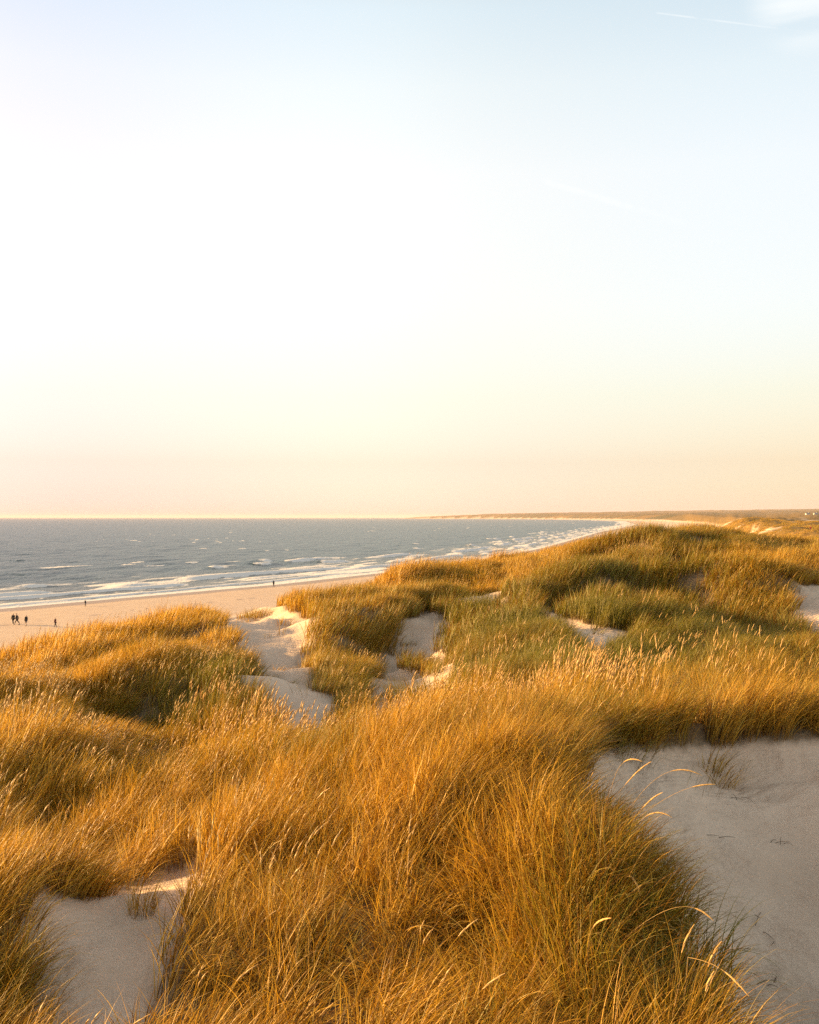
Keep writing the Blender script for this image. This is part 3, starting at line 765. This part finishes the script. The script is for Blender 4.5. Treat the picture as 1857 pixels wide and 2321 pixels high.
tussock(1432, 1735, 11, 15.4, 60, .26, .62, .0042, 7, .72, 'sparse drooping green blades on the right foreground sand', wind=.9, droop=(1.0, 2.0))
tussock(1300, 1742, 10.5, 15, 190, .24, .80, .0044, 7, .55, 'olive tuft leaning over the sand edge at the right of the mound', wind=.5)
tussock(1590, 1790, 10, 15, 22, .30, .50, .0040, 7, .80, 'wisp of dark thin blades lying flat on the right foreground sand', wind=.9, droop=(1.9, 2.6))
tussock(1660, 1740, 10, 15, 14, .30, .45, .0040, 7, .75, 'farthest right wisp of thin blades on the sand below the lit rim', wind=.9, droop=(1.9, 2.6))

tussock(953, 1512, 30, 50, 520, .95, .72, .014, 5, .62, 'olive clump on the bare sand face between the middle dune and its foot', wind=.5)
tussock(1030, 1478, 30, 52, 480, .9, .80, .014, 5, .72, 'green clump on the right part of the sand face below the dense dark clump', wind=.5)

# ---- small leafy plant in the sand
pl = empty('leafy_plant', ground_at(885, 1596, 24, 38))
tag(pl, 'small dark green broad leaved plant on the sand below the middle dune', 'plant')
M_LEAF = plain('leaf', (.045, .085, .022), .6); M_STEM = plain('plant_stem', (.10, .10, .03))
rl = np.random.default_rng(3)
for i in range(11):
    an = i * 2.4; L = rl.uniform(.16, .34); tl = rl.uniform(.3, 1.1)
    p = arc(np.array([0, 0, .0]), L, an, tl * .5, tl * 1.5, 6)
    t = np.linspace(0, 1, 7); side = np.array([-math.sin(an), math.cos(an), 0])
    wd = .085 * np.sin(np.pi * np.clip(.06 + .94 * t, 0, 1)) ** .8 + .004
    me = mesh_from('leaf', ribbon(p, side, wd), [(2 * j, 2 * j + 1, 2 * j + 3, 2 * j + 2) for j in range(6)], M_LEAF, True)
    link('leaf', me, pl)
def tube(path, r0, r1, sides=5):
    path = [np.asarray(p, float) for p in path]; v, f = [], []; n = len(path)
    for i, p in enumerate(path):
        d = path[min(i + 1, n - 1)] - path[max(i - 1, 0)]; d /= np.linalg.norm(d) + 1e-9
        a = np.cross(d, [.31, .22, .92]); a /= np.linalg.norm(a) + 1e-9; b = np.cross(d, a); r = r0 + (r1 - r0) * i / (n - 1)
        for j in range(sides):
            q = math.tau * j / sides; v.append(p + (a * math.cos(q) + b * math.sin(q)) * r)
    for i in range(n - 1):
        for j in range(sides):
            f.append((i * sides + j, i * sides + (j + 1) % sides, (i + 1) * sides + (j + 1) % sides, (i + 1) * sides + j))
    return np.array(v), np.array(f)
v, f = tube([(0, 0, -.03), (0, .01, .06), (.01, .01, .14)], .012, .006); link('stem', mesh_from('stem', v, f, M_STEM), pl)

# ---- flowering stems that stand clear of the mound, over the sand on the right
M_STALK = plain('stalk', (.46, .29, .09), .6); M_HEAD = plain('seed_head', (.55, .35, .125), .85)
def bez(pts, n=12):
    p = [np.array(q, float) for q in pts]; out = []
    for i in range(n + 1):
        t = i / n; q = p
        while len(q) > 1: q = [q[j] * (1 - t) + q[j + 1] * t for j in range(len(q) - 1)]
        out.append(q[0])
    return out
def flower_stem(pts, ear_from, d, label, up=0.0):
    """pts: photo pixels from the foot to the tip; ear_from: where on the curve the ear begins"""
    d -= 1.0
    W = [np.array(at(px, py, d - .12 * i)) for i, (px, py) in enumerate(pts)]
    W = bez(W, 24); k = int(24 * ear_from)
    base = W[0].copy(); g = float(height(np.array([base[0]]), np.array([base[1]]))[0])
    stalk = [np.array([base[0] - .06, base[1], min(g - .03, base[2] - .05)])] + W[:k + 2]
    root = empty('marram_stem', Vector(stalk[0])); o0 = np.array(stalk[0])
    tag(root, label, 'grass stem', 'flowering stems leaning over the right sand')
    v, f = tube([q - o0 for q in stalk], .0022, .0014); link('stalk', mesh_from('stalk', v, f, M_STALK), root)
    e = W[k:]; n = len(e); v, f, S = [], [], 7
    vs_, fs_ = [], []
    for i, p in enumerate(e):
        dd = e[min(i + 1, n - 1)] - e[max(i - 1, 0)]; dd /= np.linalg.norm(dd); a = np.cross(dd, [.1, .95, .25]); a /= np.linalg.norm(a); b = np.cross(dd, a)
        t = i / (n - 1); rr = .0064 * max(.10, math.sin(math.pi * (.08 + .90 * t)) ** .55)
        for j in range(S):
            q = math.tau * j / S + i * .45
            vs_.append(p - o0 + (a * math.cos(q) + b * math.sin(q)) * rr * (1.12 if (i + j) % 2 else .88))
    for i in range(n - 1):
        for j in range(S): fs_.append((i * S + j, i * S + (j + 1) % S, (i + 1) * S + (j + 1) % S, (i + 1) * S + j))
    link('ear', mesh_from('ear', np.array(vs_), np.array(fs_), M_HEAD, False), root)
flower_stem([(1385, 1800), (1395, 1730), (1420, 1710), (1456, 1726)], .55, 10.8, 'short arching stem whose ear hangs right, highest over the right sand')
flower_stem([(1375, 1830), (1410, 1790), (1440, 1745), (1477, 1726)], .45, 10.6, 'straight slanting stem with its ear tip pointing up right, below the highest ear')
flower_stem([(1400, 1880), (1470, 1750), (1530, 1725), (1592, 1758)], .66, 10.2, 'long arching stem with an ear drooping right above the pale sand')
flower_stem([(1395, 1900), (1480, 1820), (1550, 1775), (1622, 1778)], .76, 10.0, 'longest slanting stem whose ear reaches farthest right in the upper sand')
flower_stem([(1385, 1960), (1420, 1870), (1465, 1810), (1503, 1796)], .62, 9.8, 'slanting stem with a thick ear pointing up right beside the mound edge')
flower_stem([(1385, 1990), (1425, 1860), (1475, 1820), (1524, 1853)], .60, 9.6, 'arched stem with a thick ear hanging right just below a slanting ear')
flower_stem([(1402, 2060), (1405, 1990), (1430, 1950), (1452, 2031)], .58, 9.0, 'hooked stem with its pale ear hanging straight down in front of dark grass')
flower_stem([(1400, 2140), (1500, 2050), (1565, 2030), (1618, 2087)], .76, 8.2, 'long low arching stem with an ear drooping over the shaded sand')
flower_stem([(1335, 2130), (1340, 2095), (1360, 2082), (1386, 2081)], .35, 7.8, 'short pale ear pointing right in front of the dark tangled grass')
flower_stem([(1560, 2170), (1620, 2180), (1650, 2200), (1698, 2258)], .60, 7.4, 'stem hanging down right at the bottom with its ear over shaded sand')
flower_stem([(1300, 1860), (1303, 1800), (1304, 1760), (1309, 1722)], .50, 11.4, 'upright stem with a thick ear at the upper right edge of the mound')
flower_stem([(1325, 1850), (1330, 1800), (1334, 1770), (1345, 1750)], .62, 11.2, 'small upright ear leaning right next to a taller upright ear')
flower_stem([(1380, 1985), (1379, 1950), (1376, 1930), (1371, 1912)], .45, 9.4, 'small pale ear leaning left in the dark middle of the mound edge')

# ---- dry twigs lying on the shaded sand
M_TWIG = plain('dry_twig', (.10, .065, .035))
def twig(px, py, d0, d1, segs, label):
    p = ground_at(px, py, d0, d1); r_ = np.random.default_rng(int(px)); V_, F_, off = [], [], 0
    for (ax, ay, bx, by, hz) in segs:
        m = ((ax + bx) / 2 + r_.normal(0, .02), (ay + by) / 2 + r_.normal(0, .02), hz)
        v, f = tube(bez([(ax, ay, .004), m, (bx, by, .006 + hz * .3)], 7), .0035, .0016); V_.append(v); F_.append(f + off); off += len(v)
    tag(link('dry_twig', mesh_from('dry_twig', np.vstack(V_), np.vstack(F_), M_TWIG), loc=p), label, 'twig', 'dry twigs on the shaded sand')
twig(1770, 1915, 8, 13, [(-.10, 0, .12, .02, .05), (0, 0, .06, .14, .08), (.04, .02, .10, -.10, .05), (-.12, -.03, -.02, .1, .06), (-.06, .04, -.16, -.06, .05)], 'branched dry twig on the shaded sand, farthest from the grass')
twig(1725, 2085, 7, 12, [(-.10, -.14, .06, .14, .05), (.0, .02, -.08, .10, .04)], 'dark straight dry twig slanting on the shaded sand')
twig(1738, 2125, 7, 12, [(0, .10, .03, -.10, .04), (.03, -.10, -.02, -.18, .02)], 'curved thin dry stalk just below the slanting twig')
twig(1735, 2235, 6.5, 11, [(-.08, 0, .10, .03, .05), (.02, 0, .08, -.06, .03), (.08, .03, .14, .12, .05)], 'lowest dry twig on the shaded sand at the bottom right')
twig(1675, 1815, 10, 14, [(-.12, .06, .02, -.10, .07), (.06, .1, .12, -.14, .06), (-.02, .0, -.04, .16, .08)], 'forked dry twig on the sand below the lit rim')
twig(1630, 1900, 9, 13, [(-.22, .03, .0, .0, .05), (0, 0, .16, -.06, .04), (-.1, .02, -.04, .1, .05)], 'low dry stalk lying on the sand next to the mound edge')

# ------------------------------------------------------------------ people
def skinned(name, pts, edges, root, mat, parent, sub=2):
    """pts: {key: (x, y, z, r)}; grows one continuous surface round the joints"""
    keys = list(pts); ix = {k: i for i, k in enumerate(keys)}
    me = bpy.data.meshes.new(name); me.from_pydata([pts[k][:3] for k in keys], [(ix[a], ix[b]) for a, b in edges], [])
    tmp = bpy.data.objects.new(name, me); COL.objects.link(tmp)
    tmp.modifiers.new('skin', 'SKIN').use_smooth_shade = True
    lay = me.skin_vertices[0].data if me.skin_vertices else None
    if lay is None:
        bpy.context.view_layer.objects.active = tmp
        lay = me.attributes.new('skin', 'FLOAT', 'POINT') and me.skin_vertices[0].data
    for k in keys:
        r_ = pts[k][3]; lay[ix[k]].radius = r_ if isinstance(r_, tuple) else (r_, r_); lay[ix[k]].use_root = (k == root)
    sm = tmp.modifiers.new('sub', 'SUBSURF'); sm.levels = sub; sm.render_levels = sub
    dg = bpy.context.evaluated_depsgraph_get(); dg.update()
    out = bpy.data.meshes.new_from_object(tmp.evaluated_get(dg)); out.name = name
    bpy.data.objects.remove(tmp); out.materials.clear(); out.materials.append(mat)
    return link(name, out, parent)

M_SKIN = plain('skin', (.42, .25, .17), .6); M_HAIR = plain('hair', (.035, .024, .016)); M_DARK = plain('dark_cloth', (.012, .012, .014))
M_BLUE = plain('navy_cloth', (.016, .020, .034)); M_MAROON = plain('maroon_cloth', (.10, .018, .022)); M_RED = plain('red_cloth', (.50, .045, .05)); M_JEAN = plain('brown_cloth', (.035, .026, .022))
M_SHOE = plain('shoe', (.03, .025, .02)); M_WHITE = plain('pale_shoe', (.6, .58, .55))

def person(pos, facing, h, stride, label, group=None, jacket=M_DARK, trousers=M_DARK, shoes=M_SHOE, coat=.80, shorts=False, cap=False, arm=0.0, lean=0.0, hood=False):
    """local frame: +Y is where the person faces; stride: metres from the front to the rear foot"""
    root = empty('person', pos, facing); sc = h / 1.76
    tag(root, label, 'person', group)
    f, k = stride / 2, lean
    J = {}
    def put(n, x, y, z, r): J[n] = (x * sc, y * sc, z * sc, (r * sc if not isinstance(r, tuple) else (r[0] * sc, r[1] * sc)))
    put('pelvis', 0, 0, .93, (.155, .105)); put('waist', 0, .0 + k * .3, 1.10, (.135, .095)); put('chest', 0, .01 + k * .7, 1.32, (.165, .11)); put('neck', 0, .0 + k, 1.48, .055)
    put('jaw', 0, .03 + k, 1.56, (.062, .07)); put('head', 0, .015 + k, 1.66, (.078, .095)); put('crown', 0, .0 + k, 1.73, .06); put('nose', 0, .115 + k, 1.615, .012)
    E = [('pelvis', 'waist'), ('waist', 'chest'), ('chest', 'neck'), ('neck', 'jaw'), ('jaw', 'head'), ('head', 'crown'), ('head', 'nose')]
    for s_, sg in (('l', -1), ('r', 1)):
        put('ear' + s_, sg * .088, .0 + k, 1.63, .016); E.append(('head', 'ear' + s_))
        y = f * sg
        put('hip' + s_, sg * .09, 0, .88, .088); put('knee' + s_, sg * .10, y * .55 + .03, .49, .058); put('ankle' + s_, sg * .10, y - (.04 if sg < 0 else 0), .085 + (.05 if sg < 0 and stride > .3 else 0), .040)
        put('toe' + s_, sg * .11, y + .14, .04, .036)
        E += [('pelvis', 'hip' + s_), ('hip' + s_, 'knee' + s_), ('knee' + s_, 'ankle' + s_), ('ankle' + s_, 'toe' + s_)]
        ay = -y * .6
        put('sh' + s_, sg * .19, k * .9, 1.42, .062)
        if arm and sg > 0:
            put('el' + s_, sg * .26, .20, 1.24, .042); put('wr' + s_, sg * .22, .46, 1.26, .029); hx, hy, hz = sg * .22, .53, 1.27; dx, dy, dz = 0, .06, 0
        else:
            put('el' + s_, sg * .25, ay * .35 - .02, 1.15, .042); put('wr' + s_, sg * .25, ay * .8 + .05, .92, .029); hx, hy, hz = sg * .25, ay + .07, .85; dx, dy, dz = 0, .015, -.06
        put('palm' + s_, hx, hy, hz, (.034, .018)); E += [('chest', 'sh' + s_), ('sh' + s_, 'el' + s_), ('el' + s_, 'wr' + s_), ('wr' + s_, 'palm' + s_)]
        for q, off in enumerate((-.030, -.010, .010, .030)):
            L = (.85, 1.0, .95, .75)[q]
            put('f%d%s' % (q, s_), hx + dx * L, hy + off + dy * L, hz + dz * L - .01, .009); E.append(('palm' + s_, 'f%d%s' % (q, s_)))
        put('th' + s_, hx - sg * .03, hy + .045, hz - .01, .010); E.append(('palm' + s_, 'th' + s_))
    skinned('body', J, E, 'pelvis', M_SKIN, root)
    grow = lambda n, g: (*J[n][:3], tuple(c + g * sc for c in (J[n][3] if isinstance(J[n][3], tuple) else (J[n][3],) * 2)))
    CJ = {n: grow(n, .028) for n in ('waist', 'chest', 'shl', 'shr', 'ell', 'elr', 'wrl', 'wrr', 'pelvis')}
    CJ['collar'] = (0, J['neck'][1], 1.46 * sc, .075 * sc); CJ['hem'] = (0, 0, coat * sc, (.185 * sc, .14 * sc))
    CE = [('hem', 'pelvis'), ('pelvis', 'waist'), ('waist', 'chest'), ('chest', 'collar')] + [e for q in 'lr' for e in (('chest', 'sh' + q), ('sh' + q, 'el' + q), ('el' + q, 'wr' + q))]
    if hood:
        CJ['hood'] = (0, J['head'][1] - .03 * sc, 1.64 * sc, (.10 * sc, .11 * sc)); CJ['hoodtop'] = (0, J['head'][1] - .03 * sc, 1.76 * sc, .07 * sc); CE += [('collar', 'hood'), ('hood', 'hoodtop')]
    skinned('jacket', CJ, CE, 'pelvis', jacket, root)
    TJ = {'pelvis': grow('pelvis', .018)}; TE = []
    for q in 'lr':
        TJ['hip' + q] = grow('hip' + q, .02); TJ['knee' + q] = grow('knee' + q, .028); TE += [('pelvis', 'hip' + q), ('hip' + q, 'knee' + q)]
        if not shorts: TJ['ankle' + q] = (*J['ankle' + q][:2], J['ankle' + q][2] + .03 * sc, .058 * sc); TE.append(('knee' + q, 'ankle' + q))
    skinned('trousers', TJ, TE, 'pelvis', trousers, root)
    for q in 'lr':
        a, t = J['ankle' + q], J['toe' + q]
        skinned('shoe', {'heel': (a[0], a[1] - .05 * sc, t[2] + .01 * sc, .042 * sc), 'mid': (a[0], a[1] + .05 * sc, t[2], .046 * sc), 'toe': (t[0], t[1] + .04 * sc, t[2] - .005 * sc, .036 * sc)}, [('heel', 'mid'), ('mid', 'toe')], 'mid', shoes, root, 1)
    if not hood:
        hd = J['head']
        skinned('cap' if cap else 'hair', {'back': (0, hd[1] - .03 * sc, hd[2] + .02 * sc, (.088 * sc, .09 * sc)), 'top': (0, hd[1] - .01 * sc, hd[2] + .09 * sc, .06 * sc), **({'peak': (0, hd[1] + .17 * sc, hd[2] + .06 * sc, (.05 * sc, .012 * sc))} if cap else {})},
                [('back', 'top')] + ([('top', 'peak')] if cap else []), 'back', M_DARK if cap else M_HAIR, root, 1)
    return root

def on_beach(px, py):
    return ground_at(px, py, 120, 420)
LEFT, RIGHT, AWAY = R(90), R(-90), R(0)
grp = 'walkers on the beach'
person(on_beach(30, 1416.5), R(60), 1.80, .42, 'person in a long dark coat walking left, leftmost on the beach', grp, M_DARK, M_DARK, M_WHITE, coat=.62)
person(on_beach(39, 1416), LEFT, 1.76, .85, 'person in a peaked cap and dark jacket striding left with legs wide apart', grp, M_DARK, M_JEAN, M_SHOE, coat=.74, cap=True, lean=.05)
person(on_beach(59.5, 1419.5), R(70), 1.76, .20, 'person in dark jacket and dark shorts with bare shins on the beach', grp, M_DARK, M_BLUE, M_SHOE, coat=.66, shorts=True)
person(on_beach(126, 1421.5), R(80), 1.46, .50, 'short person in a dark maroon jacket walking alone in front of the beach grass', grp, M_MAROON, M_DARK, M_SHOE, lean=.02, arm=1)
person(on_beach(194, 1374), R(80), 1.30, .30, 'small person in dark top and brown trousers at the edge of the surf', grp, M_DARK, M_JEAN, M_SHOE, lean=.09)
person(on_beach(620.5, 1329.5), AWAY, 1.62, .06, 'person in a black hooded jacket standing at the waterline facing the sea', grp, M_DARK, M_DARK, M_SHOE, hood=True)
person(ground_at(1838, 1203, 180, 700), AWAY, 1.75, .3, 'person in a red top walking in the distant dunes at far right', None, M_RED, M_BLUE, M_SHOE)

# ------------------------------------------------------------------ two small houses on the far skyline
def skyline(px, d0, d1):
    d = np.linspace(d0, d1, 300); x = (px - CX) / F * d; g = height(x, d, False); k = int(np.argmax((g - EYE) / d))
    return Vector((x[k], d[k], float(g[k])))
M_WALL = plain('white_render', (.72, .70, .66)); M_ROOF = plain('roof', (.30, .27, .24)); M_PANE = plain('window_glass', (.05, .06, .07), .2); M_DOOR = plain('door_paint', (.16, .10, .06))
def boxv(x0, x1, y0, y1, z0, z1):
    v = np.array([(x, y, z) for z in (z0, z1) for x, y in ((x0, y0), (x1, y0), (x1, y1), (x0, y1))], float)
    return v, np.array([(0, 3, 2, 1), (4, 5, 6, 7), (0, 1, 5, 4), (1, 2, 6, 5), (2, 3, 7, 6), (3, 0, 4, 7)])
def house(px, w, d, h, label):
    root = empty('house', skyline(px, 900, 2300) + Vector((0, 0, -.8))); tag(root, label, 'house', 'white houses on the dune skyline')
    v, f = boxv(-w / 2, w / 2, -d / 2, d / 2, 0, h); link('wall', mesh_from('wall', v, f, M_WALL, False), root)
    e, rh = .4, d * .42
    rv = np.array([(x, y, z) for x in (-w / 2 - e, w / 2 + e) for y, z in ((-d / 2 - e, h + .003), (d / 2 + e, h + .003), (0, h + rh), (0, h + rh - .01))])
    rf = np.array([(0, 4, 6, 2), (1, 3, 7, 5), (0, 2, 3, 1), (4, 5, 7, 6), (0, 1, 5, 4), (2, 6, 7, 3)])
    ro = link('roof', mesh_from('roof', rv, rf, M_ROOF, False), root)
    v, f = boxv(-.4, .4, -.4, .4, h + rh - .5, h + rh + 1.0); v[:, 0] += w * .25; link('chimney', mesh_from('chimney', v, f, M_WALL, False), ro)
    for xx in (-w * .32, w * .30):
        v, f = boxv(xx - .6, xx + .6, -d / 2 - .03, -d / 2 + .02, 1.0, 2.2); link('window', mesh_from('window', v, f, M_PANE, False), root)
    v, f = boxv(-.5, .5, -d / 2 - .04, -d / 2 + .02, 0, 2.1); link('door', mesh_from('door', v, f, M_DOOR, False), root)
house(1831, 9, 6, 3.0, 'small white house on the far skyline, left of a second house')
house(1849, 8, 6, 2.8, 'small white house on the far skyline at the right picture edge')

# ------------------------------------------------------------------ evening haze over the sea and the far coast
hz = bpy.data.materials.new('haze'); hz.use_nodes = True; hz.node_tree.nodes.clear()
ho = hz.node_tree.nodes.new('ShaderNodeOutputMaterial'); hv = hz.node_tree.nodes.new('ShaderNodeVolumePrincipled')
hv.inputs['Color'].default_value = (.96, .83, .82, 1); hv.inputs['Density'].default_value = 2.4e-5; hv.inputs['Anisotropy'].default_value = 0.0
hz.node_tree.links.new(hv.outputs[0], ho.inputs['Volume'])
v, f = boxv(-70000, 45000, -20000, 70000, -8.0, 120.0)
tag(link('haze', mesh_from('haze', v, f, hz, False)), 'thin pale evening haze over the sea and the far coast', 'haze', kind='stuff')
